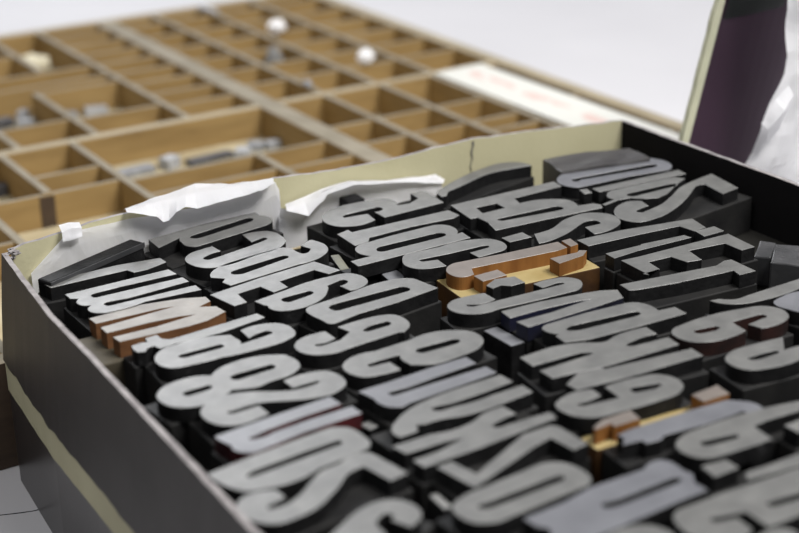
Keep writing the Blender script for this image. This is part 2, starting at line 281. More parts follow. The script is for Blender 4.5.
 ('rounded type block cut by the bottom edge, below the blurred bluish block', (-58.8, -221.9), -0.0087, 32.0, 17.7, 23.3, 6.0, 'grey', '',
  [[(-15.2,-1.7,1),(-9.4,-8.1,1),(10.0,-8.3,1),(15.0,-4.3,1),(15.2,0.5,1),(12.4,5.5,1),(7.0,8.2,1),(0.1,8.2,1),(-7.1,5.7,1)]],
  []),
 ('blurred type block with a hooked bowl, just below the square-dotted i', (-6.9, -224.6), -0.0087, 68.8, 20.2, 23.6, 6.0, 'grey', '',
  [[(-33.6,0.9,1),(-33.4,-6.0,1),(-29.7,-12.3,1),(-17.6,-12.9),(-15.5,-11.5),(-14.9,-4.0),(-22.0,-2.1,1),(-22.0,-0.3,1),(-14.7,-2.1,1),(-11.1,-3.4),(-11.7,-13.4),(8.3,-13.2,1),(20.9,-10.1,1),(30.2,-2.9,1),(33.6,2.5,1),(31.2,7.6,1),(7.9,8.7),(-8.1,9.6),(-26.4,9.6,1),(-31.2,6.8,1)]],
  [[(-2.1,-3.5,1),(0.7,-3.2,1),(14.2,-4.9,1),(14.3,-6.5,1),(12.2,-6.8,1),(-1.2,-5.1,1)]]),
 ('type block showing only a rounded tip in the bottom right corner', (-21.1, -244.9), 0.5498, 17.8, 13.1, 23.6, 6.0, 'grey', '',
  [[(-5.6,-6.4,1),(2.5,-5.4,1),(7.4,-1.4,1),(8.3,2.0,1),(5.1,5.5,1),(-1.6,5.9,1),(-9.3,1.2,1)]],
  []),
 ('pale type block with a closed bowl and long stem, above the square-dotted i', (24.2, -187.0), -0.0175, 68.2, 10.0, 23.5, 6.0, 'grey', '',
  [[(-33.3,-0.1,1),(-32.9,-4.9,1),(-29.6,-9.0,1),(-23.5,-10.7,1),(-8.7,-11.7),(-2.2,-11.6),(-1.0,-1.8),(5.1,-1.1),(18.8,-2.0),(30.6,-2.8),(33.4,2.7),(24.7,4.0),(12.4,6.5),(-1.0,7.9),(-14.4,8.1,1),(-25.7,7.2,1),(-32.0,3.1,1)]],
  [[(-23.9,-0.7,1),(-20.9,-0.2,1),(-11.2,-2.1,1),(-10.5,-3.3,1),(-13.3,-4.0,1),(-22.4,-2.8,1)]]),
 ('type block with a large square dot and straight stem, like an i', (10.5, -207.1), -0.1396, 44.7, 10.4, 23.3, 6.0, 'grey', '',
  [[(-21.7,0.4),(-10.5,0.6),(-10.2,7.5),(-20.5,8.8)],[(-14.9,-6.7),(5.6,-9.0),(20.5,-8.6),(21.4,-2.4),(-1.7,-2.5),(-11.2,-2.0)]],
  []),
 ('type block with a single square corner at the right edge, beside the long-stemmed bowl', (37.6, -196.8), 0.0175, 14.3, 8.5, 23.5, 6.0, 'grey', '',
  [[(-6.1,-3.8),(5.4,-3.6),(6.3,3.7),(-6.4,3.6)]],
  []),
 ('bluish type block with a stepped stem like an f, below the small yellow block', (7.0, -173.1), -0.0698, 59.6, 14.0, 23.3, 6.0, 'blue', '',
  [[(-25.5,2.5),(-29.1,-0.9),(-21.6,-1.9),(-21.6,-4.5),(-15.6,-5.3),(-12.4,-3.5),(5.4,-5.5),(20.4,-5.2),(20.9,-7.9),(27.9,-7.9),(28.8,-3.4,1),(26.5,0.6),(22.0,4.9),(6.3,6.0),(-9.4,6.6),(-19.6,6.7),(-25.8,6.0)]],
  []),
 ('small bare yellow wooden type block with a pinkish stub and square dot', (5.4, -160.8), -0.0611, 58.4, 9.8, 23.7, 6.0, 'yellow', '',
  [[(-28.5,-0.7),(-21.2,0.0),(-21.9,-2.2),(-10.2,-2.7),(-9.0,4.6),(-21.7,4.4),(-27.9,1.8)],[(15.1,-5.2),(27.4,-5.7),(28.6,2.5),(15.2,1.6)]],
  []),
 ('pale grey type block like an a, just above the small yellow block', (0.9, -144.9), -0.1222, 50.3, 17.0, 23.7, 6.0, 'grey', '',
  [[(-24.7,-2.6,1),(-21.0,-7.8,1),(-12.8,-10.6,1),(8.1,-12.1,1),(17.9,-11.3,1),(23.2,-7.3,1),(24.5,-0.5,1),(20.8,5.0,1),(13.3,7.1,1),(-1.5,7.5),(-2.3,-1.9),(-16.2,0.1),(-16.9,2.0,1),(-12.0,1.5,1),(-5.9,2.3),(-5.4,8.2),(-11.3,10.3,1),(-19.3,9.1,1),(-23.7,6.6,1)]],
  [[(5.4,0.3,1),(8.7,0.5),(15.8,-1.4),(16.3,-2.7,1),(12.7,-3.5),(5.6,-2.1,1)]]),
 ('grey type block with a figure 1, between a K and an a', (18.1, -132.4), -0.0960, 58.9, 10.4, 23.5, 6.0, 'grey', '',
  [[(-28.0,-1.6),(-9.9,-3.7),(8.0,-4.5),(28.2,-5.4),(28.9,2.3),(9.8,4.4),(-8.5,6.6),(-8.8,8.5),(-19.1,9.4),(-28.4,4.4)]],
  []),
 ('grey type block with a letter K, just above the figure 1', (17.1, -115.3), -0.1309, 60.8, 21.3, 23.4, 6.0, 'grey', '',
  [[(-28.4,5.6),(-6.9,4.9),(-3.8,2.2,1),(-15.7,2.0),(-28.6,1.7),(-28.4,-6.4),(-4.4,-9.6),(9.5,-9.8),(28.5,-10.1),(29.5,-2.1),(15.8,-1.1),(12.2,-0.2,1),(19.6,2.3,1),(27.9,1.7),(28.6,9.5),(20.5,10.5,1),(13.2,9.9,1),(6.9,8.1,1),(-1.1,12.5,1),(-12.7,15.7),(-27.9,14.8)]],
  []),
 ('grey type block with a long closed d, between the V and the second K', (38.9, -93.8), -0.0611, 58.3, 22.9, 23.7, 6.0, 'grey', '',
  [[(-28.1,4.0,1),(-26.0,1.0),(-27.8,0.5),(-28.5,-6.6),(-18.7,-9.7),(5.5,-11.2),(27.7,-11.9),(28.0,-4.1),(20.5,-3.0),(20.5,4.3,1),(17.8,8.5,1),(12.0,10.1,1),(-5.2,11.2),(-23.7,11.1,1),(-27.9,8.8,1)]],
  [[(-19.9,2.8,1),(-16.3,3.8,1),(9.6,1.0,1),(12.6,-0.5,1),(8.5,-2.2,1),(-16.1,-0.4,1),(-19.7,1.2,1)]]),
 ('grey type block with a narrow V and traces of blue ink', (34.2, -73.0), -0.0436, 52.4, 17.1, 23.5, 6.0, 'grey', 'inkblue',
  [[(-27.6,2.6),(-13.0,2.5),(3.8,1.1),(10.8,-0.5),(-10.9,-1.3),(-27.5,-0.9),(-26.7,-8.3),(-11.2,-8.1),(7.0,-7.6),(22.0,-6.6),(25.5,1.5),(19.0,5.0),(12.1,6.7),(-7.7,9.7),(-26.6,10.6)]],
  []),
 ('grey type block with an open C, in front of the large yellow block', (22.4, -54.1), -0.0785, 63.0, 17.1, 23.7, 6.0, 'grey', '',
  [[(-30.7,1.6,1),(-27.6,-3.8,1),(-22.9,-6.5,1),(-13.8,-6.9),(4.6,-8.6),(22.0,-9.5,1),(28.2,-6.1,1),(30.7,-0.9,1),(27.7,4.6,1),(22.0,6.7,1),(11.7,6.5),(12.4,0.4),(21.0,1.2,1),(22.6,-0.5,1),(15.9,-0.2,1),(-8.3,0.9),(-20.9,1.2),(-22.5,3.2,1),(-17.5,1.2,1),(-9.3,1.7),(-9.3,10.1),(-17.4,11.4,1),(-24.8,11.1,1),(-29.9,7.1,1)]],
  []),
 ('large bare yellow wooden type block with orange sides, in mid box', (44.6, -23.8), -0.0873, 67.9, 22.3, 23.7, 6.0, 'yellow', '',
  [[(-32.9,4.8,1),(-31.3,-1.1,1),(-24.0,-2.1),(-21.1,3.9),(20.6,-0.6),(26.3,0.2),(27.1,8.5),(-1.5,10.8),(-23.1,13.6,1),(-30.4,10.4,1)],[(27.4,-0.0),(32.6,0.7),(34.0,8.6),(28.4,8.5)],[(11.7,-12.8),(26.1,-11.1),(31.3,-7.1),(28.2,-4.5),(25.8,-6.1),(11.9,-5.0)],[(-25.9,-10.5),(-13.1,-10.5),(-12.8,-2.7),(-25.6,-2.8)]],
  []),
 ('black type block with a short notched bar, touching the large yellow block', (25.5, -40.0), -0.0175, 17.6, 10.2, 23.5, 6.0, 'grey', '',
  [[(-7.4,-2.5),(-2.5,-1.6),(0.5,-4.5),(7.9,-4.5),(8.1,3.8),(-0.9,6.0),(-8.0,2.2)]],
  []),
 ('type block with a lone small square, behind the large yellow block', (59.9, -0.4), -0.0262, 13.9, 9.2, 23.5, 6.0, 'grey', '',
  [[(-6.1,-3.7),(6.0,-4.1),(6.2,3.8),(-6.1,3.4)]],
  []),
 ('grey type block with an open C, directly behind the large yellow block', (28.8, -0.3), -0.0524, 47.9, 20.6, 23.5, 6.0, 'grey', '',
  [[(-26.9,-1.7,1),(-24.3,-7.1,1),(-17.2,-10.1,1),(-12.1,-10.9),(-11.2,-2.4),(-17.7,-0.7,1),(-17.9,1.4,1),(-3.5,-0.1),(11.9,-0.5,1),(14.9,-2.0,1),(12.2,-3.1,1),(3.6,-3.4),(3.8,-10.8),(16.6,-10.4,1),(21.1,-7.8,1),(23.2,-2.5,1),(20.9,4.9,1),(14.0,8.9,1),(-2.2,9.8),(-19.2,10.7,1),(-24.8,5.6,1)]],
  []),
 ('grey type block with a long closed d, between the serifed 1 and C', (14.7, 18.4), 0.0175, 61.5, 10.6, 23.5, 6.0, 'grey', '',
  [[(-21.6,7.7,1),(-21.8,2.6,1),(-19.5,-1.2),(-29.5,-1.3),(-29.8,-8.5),(-28.7,-8.9),(7.0,-8.4),(28.7,-8.2),(29.6,0.3),(26.1,-0.1),(27.7,0.5),(29.8,6.1,1),(28.6,11.6,1),(22.3,15.1,1),(0.8,14.7),(-15.5,13.3,1),(-20.4,10.2,1)]],
  [[(-12.7,3.5,1),(-9.0,5.3,1),(19.0,5.1,1),(21.5,2.4,1),(17.0,0.4,1),(-10.1,0.2,1),(-13.0,1.3,1)]]),
 ('grey type block with a straight serifed 1, just below the 5', (25.3, 42.9), 0.0698, 61.6, 20.4, 23.3, 6.0, 'grey', '',
  [[(-29.3,-11.7),(-21.3,-10.7),(-18.4,-6.8),(4.3,-5.8),(25.8,-7.6),(30.4,-5.7),(29.8,3.5),(3.9,3.9),(-21.2,4.3),(-21.1,8.1),(-28.7,5.8)]],
  []),
 ('grey type block like a 5, against the smaller white paper', (28.0, 67.3), 0.0524, 59.1, 26.7, 23.4, 6.0, 'grey', '',
  [[(-28.7,-2.8,1),(-26.7,-10.4,1),(-20.7,-14.6,1),(-7.4,-13.5),(-6.1,-4.1),(-17.7,-2.4,1),(-15.4,0.1,1),(1.1,0.7,1),(2.5,-2.0,1),(-3.2,-3.8),(-3.0,-13.3),(30.9,-11.8),(32.6,4.9),(30.4,8.5),(24.1,8.4),(23.4,0.2),(16.3,-3.2),(11.2,-2.1),(13.0,5.8,1),(9.1,10.3,1),(-6.1,12.5,1),(-20.4,10.1,1),(-26.6,3.7,1)]],
  []),
 ('dark grey type block with a curved bar, tight against the cream back wall', (91.0, 75.6), 0.2182, 65.6, 16.9, 23.7, 6.0, 'grey', '',
  [[(-29.8,-13.5),(-26.7,-13.9),(-22.8,-9.7),(-14.5,-6.8,1),(12.5,1.6,1),(26.1,0.3,1),(33.0,-0.7),(30.4,8.0,1),(22.1,11.9,1),(8.6,10.0,1),(-13.3,2.1,1),(-25.6,-4.3,1),(-29.1,-8.8)]],
  []),
 ('grey type block like an H with a square hole and a long slot', (86.4, 30.9), -0.0524, 59.5, 44.1, 23.3, 6.0, 'grey', '',
  [[(-30.1,-0.6),(-26.5,-0.9),(-26.2,-8.4),(-29.3,-19.2),(-0.0,-21.0),(28.7,-23.3),(30.9,-19.1),(28.5,-15.4),(21.5,-13.9),(22.2,-5.3,1),(16.9,0.1,1),(1.3,4.2),(3.0,10.5),(31.5,11.4),(32.8,19.8),(-27.5,20.4)]],
  [[(-19.0,10.1),(-8.6,9.5),(-8.9,3.0),(-20.5,3.0)],[(-20.1,-8.5,1),(-16.4,-7.9,1),(11.0,-9.2,1),(13.3,-12.4,1),(7.8,-13.6,1),(-18.2,-10.5,1)]]),
 ('grey type block with a small s curve, beside the lone small square', (87.8, -3.1), 0.0175, 41.6, 19.9, 23.3, 6.0, 'grey', '',
  [[(-24.3,-9.0),(-19.0,-9.3,1),(-8.0,-6.9,1),(6.7,-0.1,1),(13.8,-0.8,1),(12.9,-4.4,1),(4.7,-3.9),(2.6,-13.8),(13.3,-13.5,1),(22.3,-8.4,1),(24.9,2.1,1),(18.1,9.6,1),(4.4,9.4,1),(-10.1,2.7,1),(-18.9,2.2)]],
  []),
 ('bluish type block with a long closed O, beside the blank stained block', (150.0, 40.6), -0.0873, 66.0, 16.2, 23.6, 6.0, 'blue', '',
  [[(-32.0,3.6,1),(-30.4,-2.1,1),(-27.0,-5.2,1),(2.7,-6.3),(24.1,-9.5,1),(29.9,-6.1,1),(32.5,1.7,1),(29.1,10.0,1),(12.4,13.2,1),(-10.0,16.4,1),(-22.2,15.7,1),(-28.9,11.2,1)]],
  [[(-23.3,5.5,1),(-19.1,6.1,1),(21.1,2.0,1),(24.3,-0.2,1),(19.3,-1.6,1),(-20.0,3.9,1),(-22.8,2.9,1)]]),
 ('dark type block with a straight bar, just below the bluish O', (149.2, 28.5), -0.0698, 61.3, 6.8, 23.4, 6.0, 'grey', '',
  [[(-22.7,-3.2),(29.1,-6.3),(30.0,0.9),(-22.4,3.2)],[(-30.0,-1.2),(-25.5,-2.2),(-23.7,4.2),(-28.3,5.3)]],
  []),
 ('type block like a 3, half behind the large S by the right wall', (145.2, 20.0), -0.0349, 58.0, 8.6, 23.5, 6.0, 'grey', '',
  [[(-20.3,-3.5,1),(-19.6,-6.4),(-28.5,-8.5),(-28.2,-11.1),(-17.5,-8.9),(-12.3,-9.8),(-7.1,-14.5),(-0.9,-17.2),(6.2,-15.3),(19.5,-7.1),(28.1,-3.1),(24.4,2.1),(4.9,3.5),(-12.5,4.1,1),(-17.9,1.0,1)]],
  [[(-10.4,-6.1,1),(-5.4,-4.4,1),(16.8,-5.2,1),(18.4,-7.0,1),(14.1,-8.3,1),(-8.6,-8.3,1)]]),
 ('grey type block with a large S on a tall black body, by the right wall', (150.5, -1.9), 0.1396, 81.1, 25.5, 23.5, 6.0, 'grey', '',
  [[(-39.1,-7.2,1),(-35.7,-14.3,1),(-24.0,-15.6,1),(-9.0,-10.6,1),(2.9,-4.0,1),(17.6,6.3,1),(24.0,7.2),(21.4,-8.5),(33.8,-6.1),(37.7,17.4),(24.4,14.8,1),(12.7,11.5,1),(-0.1,3.9,1),(-11.1,-1.9,1),(-24.8,-5.4,1),(-26.2,-3.5,1),(-23.3,-2.2,1),(-16.8,-1.2),(-15.1,6.2),(-19.6,9.4,1),(-27.7,8.4,1),(-35.6,2.1,1)]],
  []),
 ('grey type block with a mirrored L, just below the large S on tall body', (109.5, -28.1), -0.1833, 59.2, 16.2, 23.4, 6.0, 'grey', '',
  [[(-30.3,1.1),(-3.5,-0.6),(17.8,-2.7),(19.1,-11.2),(27.0,-10.6),(29.7,2.1),(12.8,5.1),(-6.3,8.8),(-30.0,10.3)]],
  []),
 ('thin type block with a stem and square end, between the L and E', (109.4, -43.7), -0.0436, 62.4, 6.8, 23.7, 6.0, 'grey', '',
  [[(-30.5,-1.4),(-16.2,-0.3),(13.2,-1.3),(12.4,3.4),(-11.2,5.7),(-11.0,4.9),(-30.1,5.8)],[(17.8,-3.6),(30.3,-3.3),(30.6,4.1),(19.1,4.5)]],
  []),
 ('crisp grey type block with a mirrored E, its arms towards the right wall', (109.4, -57.5), -0.0436, 60.9, 20.3, 23.3, 6.0, 'grey', '',
  [[(-29.5,-8.1),(-30.0,-7.1),(-21.3,-6.9),(-20.0,1.7),(-9.0,1.0),(-7.4,-7.3),(-0.0,-8.9),(2.5,2.0),(20.2,-0.3),(20.5,-10.5),(28.7,-10.5),(30.1,8.3),(-19.4,9.6),(-29.0,10.5)]],
  []),
 ('grey type block with a long hooked bar, just below the crisp E', (91.0, -77.7), -0.0873, 59.5, 16.7, 23.5, 6.0, 'grey', '',
  [[(-28.8,2.7),(-24.8,1.0),(-6.7,-2.5),(16.0,-5.1),(20.2,-5.4),(18.8,-10.5),(28.1,-10.9),(28.5,4.8),(24.7,5.6),(18.1,3.3),(5.5,5.3),(-18.4,8.7),(-27.9,10.2)]],
  []),
 ('grey type block with a long curved bar, running off the right edge', (110.4, -104.4), -0.0698, 59.0, 5.8, 23.4, 6.0, 'grey', '',
  [[(-25.4,-2.3,1),(-19.5,-6.2,1),(-10.6,-8.1,1),(8.9,-7.9),(25.9,-8.1),(28.8,0.3),(17.2,0.4),(-11.8,-0.3,1),(-19.4,-0.3,1),(-23.5,3.3),(-28.5,4.2)]],
  []),
 ('bluish rounded type block cut by the right edge, beside the red-sided 9', (112.4, -121.6), 0.3578, 24.9, 19.5, 23.6, 6.0, 'blue', '',
  [[(-12.5,1.9,1),(-11.3,-3.0,1),(-9.6,-7.7,1),(-4.9,-11.6,1),(6.8,-6.5,1),(11.5,2.4,1),(5.7,7.7,1),(-5.2,7.7,1),(-11.0,5.6,1)]],
  []),
 ('grey type block with a figure 9 and reddish sides', (72.7, -121.4), -0.0436, 48.6, 22.0, 23.4, 6.0, 'grey', 'redbrown',
  [[(-24.4,1.5,1),(-22.8,-3.9,1),(-17.0,-8.5,1),(-7.4,-10.1,1),(2.0,-8.8),(3.0,-0.0),(16.0,-0.6,1),(17.5,-2.5,1),(13.3,-3.4,1),(5.8,-4.2),(7.7,-10.4),(18.5,-11.1,1),(25.2,-7.6,1),(27.4,-0.9,1),(23.7,5.2,1),(13.9,8.4,1),(-4.8,10.6,1),(-18.1,9.4,1),(-22.5,6.8,1)]],
  [[(-14.9,1.6,1),(-12.4,2.2,1),(-5.5,0.8),(-4.9,-0.7),(-7.6,-1.5),(-13.8,-0.6,1)]]),
 ('grey type block with a wide rounded bowl, just below the red-sided 9', (67.9, -149.9), -0.1047, 39.9, 20.7, 23.4, 6.0, 'grey', '',
  [[(-19.2,0.4,1),(-17.0,-5.6,1),(-10.3,-8.7,1),(3.8,-10.2),(18.3,-9.3),(18.7,-0.8),(6.8,-0.2),(14.2,8.0),(-0.5,9.9,1),(-11.7,9.6,1),(-17.3,6.2,1)]],
  [[(-9.8,1.1,1),(-5.6,1.3,1),(3.5,0.4),(2.8,-0.8),(-6.8,-1.0,1)]]),
]
PLAIN = [
 ('blank dark wooden block with reddish stains, in the back corner of the box', (153.8, 62.0), -0.1920, 49.3, 21.8, 25.0, 'stain'),
 ('small black block end poking up behind the 5', (27.9, 90.7), 1.5708, 13.3, 9.4, 22.5, 'black'),
 ('low grey metal spacer in the gap between the 9-like bowl and the K', (3.8, -70.8), 1.6057, 18.3, 7.0, 17.0, 'spacer'),
 ('small low grey spacer beside the C behind the yellow block', (0.6, 7.1), 1.4312, 10.3, 8.2, 17.0, 'spacer'),
 ('low yellowish spacer between the left E and the serifed 1', (-10.8, 32.8), 1.3090, 18.5, 4.3, 17.0, 'spacerY'),
 ('small pale spacer between the large front S and the blurred O', (-84.9, -161.6), 1.4923, 10.0, 3.3, 17.0, 'spacerW'),
 ('tiny pale spacer at the tips of the red-slotted block', (-75.7, -101.6), 1.7628, 5.9, 4.4, 15.0, 'spacerW'),
 ('low dark flat block in the gap by the right wall, below the large S', (156.3, -55.6), 0.6807, 20.1, 7.5, 14.0, 'darkgrey'),
 ('low dark rough block in the gap at the right edge of the photo', (159.4, -68.3), 0.7069, 25.3, 15.6, 15.0, 'darkgrey'),
]

# ------------------------------------------------------------------ type blocks in the box
TOP = {'grey': FACE, 'blue': FACEB, 'brown': FACEW, 'yellow': PINKW}
SIDE = {'': INK, 'red': REDS, 'redbrown': REDB, 'inkblue': BLUES}
for label, (cx, cy), ang, Lx, Wy, z, relief, mt, side, outs, holes in BLOCKS:
    t = empty('type_block', (cx, cy, 0), label, 'printing block', 'wooden type blocks in the box')
    bm = bmesh.new()
    box(bm, (-Lx/2, -Wy/2, .05), (Lx/2, Wy/2, z - relief), bev=.5, M=Matrix.Rotation(ang, 4, 'Z'))
    bmat = {'brown': BROWNB, 'yellow': YELLOW}.get(mt, BODY)
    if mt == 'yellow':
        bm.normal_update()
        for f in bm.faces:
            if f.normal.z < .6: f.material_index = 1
        bmat = [YELLOW, ORANGE_SHADE]
    link('body', bm, bmat, t)
    sm = {'brown': BROWN, 'yellow': ORANGE}.get(mt, SIDE[side])
    # holes belong to whichever outline holds them (only single-outline letters have any)
    for k, o in enumerate(outs):
        bm = bmesh.new()
        extrude_face(bm, o, holes if len(outs) == 1 else [], z - relief - .02, z)
        link('letter_face', bm, [TOP[mt], sm], t)

PM = {'stain': STAIN, 'black': INK, 'spacer': SPACER, 'spacerY': SPACERY, 'spacerW': SPACERW, 'darkgrey': DGREY}
for label, (cx, cy), ang, Lx, Wy, z, mt in PLAIN:
    bm = bmesh.new()
    box(bm, (-Lx/2, -Wy/2, .05), (Lx/2, Wy/2, z), bev=.7, M=Matrix.Rotation(ang, 4, 'Z'))
    if mt.startswith('spacer'):
        bm.normal_update()
        for f in bm.faces:
            if f.normal.z < .6: f.material_index = 1
    if mt in ('stain', 'darkgrey'):
        bmesh.ops.subdivide_edges(bm, edges=[e for e in bm.edges if e.calc_length() > .008], cuts=5, use_grid_fill=True)
        for v in bm.verts:
            if v.co.z > z * MM * .6: v.co.z += noise.noise(v.co * 90 + Vector((cx, cy, 0))) * .0014
    o = link('spacer_block' if mt.startswith('spacer') else 'wooden_block', bm, [PM[mt], INK] if mt.startswith('spacer') else PM[mt], None, (cx, cy, 0))
    tag(o, label, 'spacer' if mt.startswith('spacer') else 'wooden block')

# the block leaning against the lined back wall
t = empty('wooden_block', (-107, 78, 0), 'long black wooden block leaning over against the grey paper in the left back corner', 'wooden block')
bm = bmesh.new()
Mx = Matrix.Rotation(math.radians(22.5), 4, 'Z')
box(bm, (-27.5, -4.2, .1), (27.5, 4.2, 25), bev=1.0, M=Mx)
link('body', bm, INK, t)
bm = bmesh.new()
box(bm, (-27.5, -4.5, 22.5), (27.5, -4.1, 25.0), bev=.15, M=Mx)
link('edge_highlight', bm, DGREY, t)  # lighter grey strip painting the highlight along the front top edge

# ------------------------------------------------------------------ the cardboard box
BX = empty('cardboard_box', (25, -105, -77), 'dark cardboard box with cream-lined back wall, packed with type blocks, standing on the white table', 'box')
BO = Vector((25, -105, -77))
TH = 2.2
RIMB = [(-137.1,91.1,32.0),(-131.0,91.6,33.3),(-124.2,92.1,33.4),(-114.8,92.8,34.3),(-100.6,93.8,35.6),(-84.3,94.8,36.0),(-66.7,95.7,35.8),(-46.6,96.6,35.7),(-26.1,97.3,35.7),(-7.7,97.7,36.3),(5.6,97.9,35.6),(21.8,98.0,34.3),(38.3,98.0,33.7),(55.0,97.8,33.5),(66.4,97.6,34.0),(83.6,97.2,34.9),(104.0,96.5,35.5),(118.8,95.8,34.5),(142.8,94.6,33.7),(167.3,92.9,31.8),(196,91.0,30.3)]
RIML = [(-139.6,91,31.5),(-142,60,30.5),(-145,20,30),(-146,-28,30),(-148,-90,30),(-150.5,-166,30),(-153,-240,30),(-154,-300,30)]
RIMR = [(193.5,91,30.3),(194.5,50,30),(195.2,2,30),(195.4,-35,30),(197,-120,30),(198,-210,30),(199,-300,30)]

def densify(pl, step=4.):
    out = []
    for a, b in zip(pl, pl[1:]):
        a, b = Vector(a), Vector(b); n = max(1, int((b - a).length / step))
        for i in range(n): out.append(a.lerp(b, i / n))
    out.append(Vector(pl[-1])); return out

def wall(name, rim, nrm, zlo, th, mi_in, mi_out, wob=.5, ztop=None, off=0., zwob=0., lean=0.):
    """sheet of board: inner surface follows the rim line, thickness goes along nrm"""
    n = Vector(nrm); bm = bmesh.new(); rows = []
    for p in densify(rim):
        zt = (p.z if ztop is None else ztop) + noise.noise(Vector((p.x * .12, p.y * .12, 3 + zlo))) * wob
        zb = zlo + (noise.noise(Vector((p.x * .11, p.y * .11, 9))) + .5 * noise.noise(Vector((p.x * .5, p.y * .5, 2)))) * zwob
        base = Vector((p.x, p.y, 0)) + n * off
        cs = []
        lb, lm = n * lean, n * lean * .55
        for q, z in ((base + lb * .6, zb), (base + lm * .6, (zb + zt) / 2), (base, zt), (base + n * th, zt), (base + n * th + lm, (zb + zt) / 2), (base + n * th + lb, zb)):
            cs.append(bm.verts.new((Vector((q.x, q.y, z)) - BO) * MM))
        rows.append(cs)
    for a, b in zip(rows, rows[1:]):
        for i in range(6):
            j = (i + 1) % 6
            f = bm.faces.new((a[i], a[j], b[j], b[i])); f.material_index = (0, 0, 2, 1, 1, 1)[i]
    bm.faces.new(rows[0]).material_index = 2; bm.faces.new(rows[-1][::-1]).material_index = 2
    return link(name, bm, [mi_in, mi_out, RIM], BX)

w = wall('back_wall', RIMB, (0, 1, 0), 0, 2.0, CREAM, BOARD_OUT, .6); w['label'] = 'cream-lined wall'
wall('left_wall', RIML, (-1, 0, 0), -17, TH, BOARD_IN, BOARD_OUT, .4, None, 0, 1.6, 5.0)
wall('right_wall', RIMR, (1, 0, 0), -17, TH, BOARD_IN, BOARD_OUT, .3)
wall('front_wall', [(-154, -300, 30), (20, -302, 30), (199, -300, 30)], (0, -1, 0), -17, TH, BOARD_IN, BOARD_OUT, .3)
# lower tray of the box and its paper tape
for nm, rim, nr in (('left_base_wall', RIML, (-1, 0, 0)), ('right_base_wall', RIMR, (1, 0, 0)), ('front_base_wall', [(-154, -300, 30), (20, -302, 30), (199, -300, 30)], (0, -1, 0)), ('back_base_wall', RIMB, (0, 1, 0))):
    wall(nm, rim, nr, -76.8, 1.5, BOARD_LOW, BOARD_LOW, 0, -18.5 if nm == 'left_base_wall' else -3.2, 4.6 if nm == 'left_base_wall' else 0.0)
o = wall('tape', RIML, (-1, 0, 0), -31.5, 1.9, TAPE, TAPE, 0, -17.2, 4.6, .5); o['label'] = 'cream paper tape'
bm = bmesh.new()
pts = [(-136.5, 90.5), (-144.0, 20), (-145.8, -28), (-150, -166), (-153, -299.5), (198, -299.5), (196, -120), (194, 2), (193, 90.5), (60, 97), (-60, 95)]
top = [bm.verts.new((Vector((x, y, 0)) - BO) * MM) for x, y in pts]; bot = [bm.verts.new((Vector((x, y, -3)) - BO) * MM) for x, y in pts]
bm.faces.new(top); bm.faces.new(bot[::-1])
for i in range(len(pts)):
    j = (i + 1) % len(pts); bm.faces.new((top[i], bot[i], bot[j], top[j]))
link('floor_board', bm, mat('olive_grey_floor_board', (.008, .0078, .007), .85, .15, (.018, .017, .015), 25), BX)
# frayed left back corner
bm = bmesh.new()
for k in range(26):
    p = Vector((-138.5 + random.uniform(-2.5, 3.0), 90.6 + random.uniform(-5, 3), 30.5 + random.uniform(-5, 2.4)))
    if p.x > -137: p.z = 31.5 + random.uniform(0, 1.5)
    bmesh.ops.create_icosphere(bm, subdivisions=1, radius=random.uniform(.5, 1.2) * MM, matrix=Matrix.Translation((p - BO) * MM) @ Matrix.Diagonal((1.6, 1.2, .7, 1)))
link('frayed_corner', bm, RIM, BX)['label'] = 'pale frayed corner'
# tear in the back wall
bm = bmesh.new()
prev = None
for i in range(9):
    f = i / 8; z = 34.5 - f * 17; x = 102.6 + math.sin(i * 1.9) * .5 - f * 1.5; wd = .55 * (1.15 - f)
    a = bm.verts.new((Vector((x - wd, 96.25, z)) - BO) * MM); b = bm.verts.new((Vector((x + wd, 96.15, z)) - BO) * MM)
    c = bm.verts.new((Vector((x, 96.6, z)) - BO) * MM)
    if prev:
        bm.faces.new((prev[0], a, b, prev[1])); bm.faces.new((prev[0], prev[2], c, a)); bm.faces.new((prev[1], b, c, prev[2]))
    prev = (a, b, c)
link('tear', bm, mat('grey_torn_edge', (.14, .135, .12), .8, .2), BX)['label'] = 'grey tear'

# ------------------------------------------------------------------ paper sheets over the back wall
def ribbon(rows, sub, amp, fr, seed, th=.25):
    """rows of 3D points (mm) -> crumpled sheet"""
    nr = len(rows); nc = len(rows[0])
    bm = bmesh.new(); grid = []
    for r in range((nr - 1) * sub + 1):
        a = min(r // sub, nr - 2); t = (r - a * sub) / sub; line = []
        for c in range((nc - 1) * sub + 1):
            b = min(c // sub, nc - 2); s = (c - b * sub) / sub
            p = (Vector(rows[a][b]).lerp(Vector(rows[a][b+1]), s)).lerp(Vector(rows[a+1][b]).lerp(Vector(rows[a+1][b+1]), s), t)
            q = p * fr + Vector((seed, seed, seed))
            v = noise.noise_vector(q)
            ridged = abs(noise.noise(q * 1.3)) - .3
            p = p + Vector((v.x * .5, v.y * .8 + ridged, v.z * .8)) * amp
            line.append(bm.verts.new(p * MM))
        grid.append(line)
    for a, b in zip(grid, grid[1:]):
        for i in range(len(a) - 1): bm.faces.new((a[i], a[i+1], b[i+1], b[i]))
    bmesh.ops.solidify(bm, geom=bm.faces[:], thickness=th * MM)
    return bm

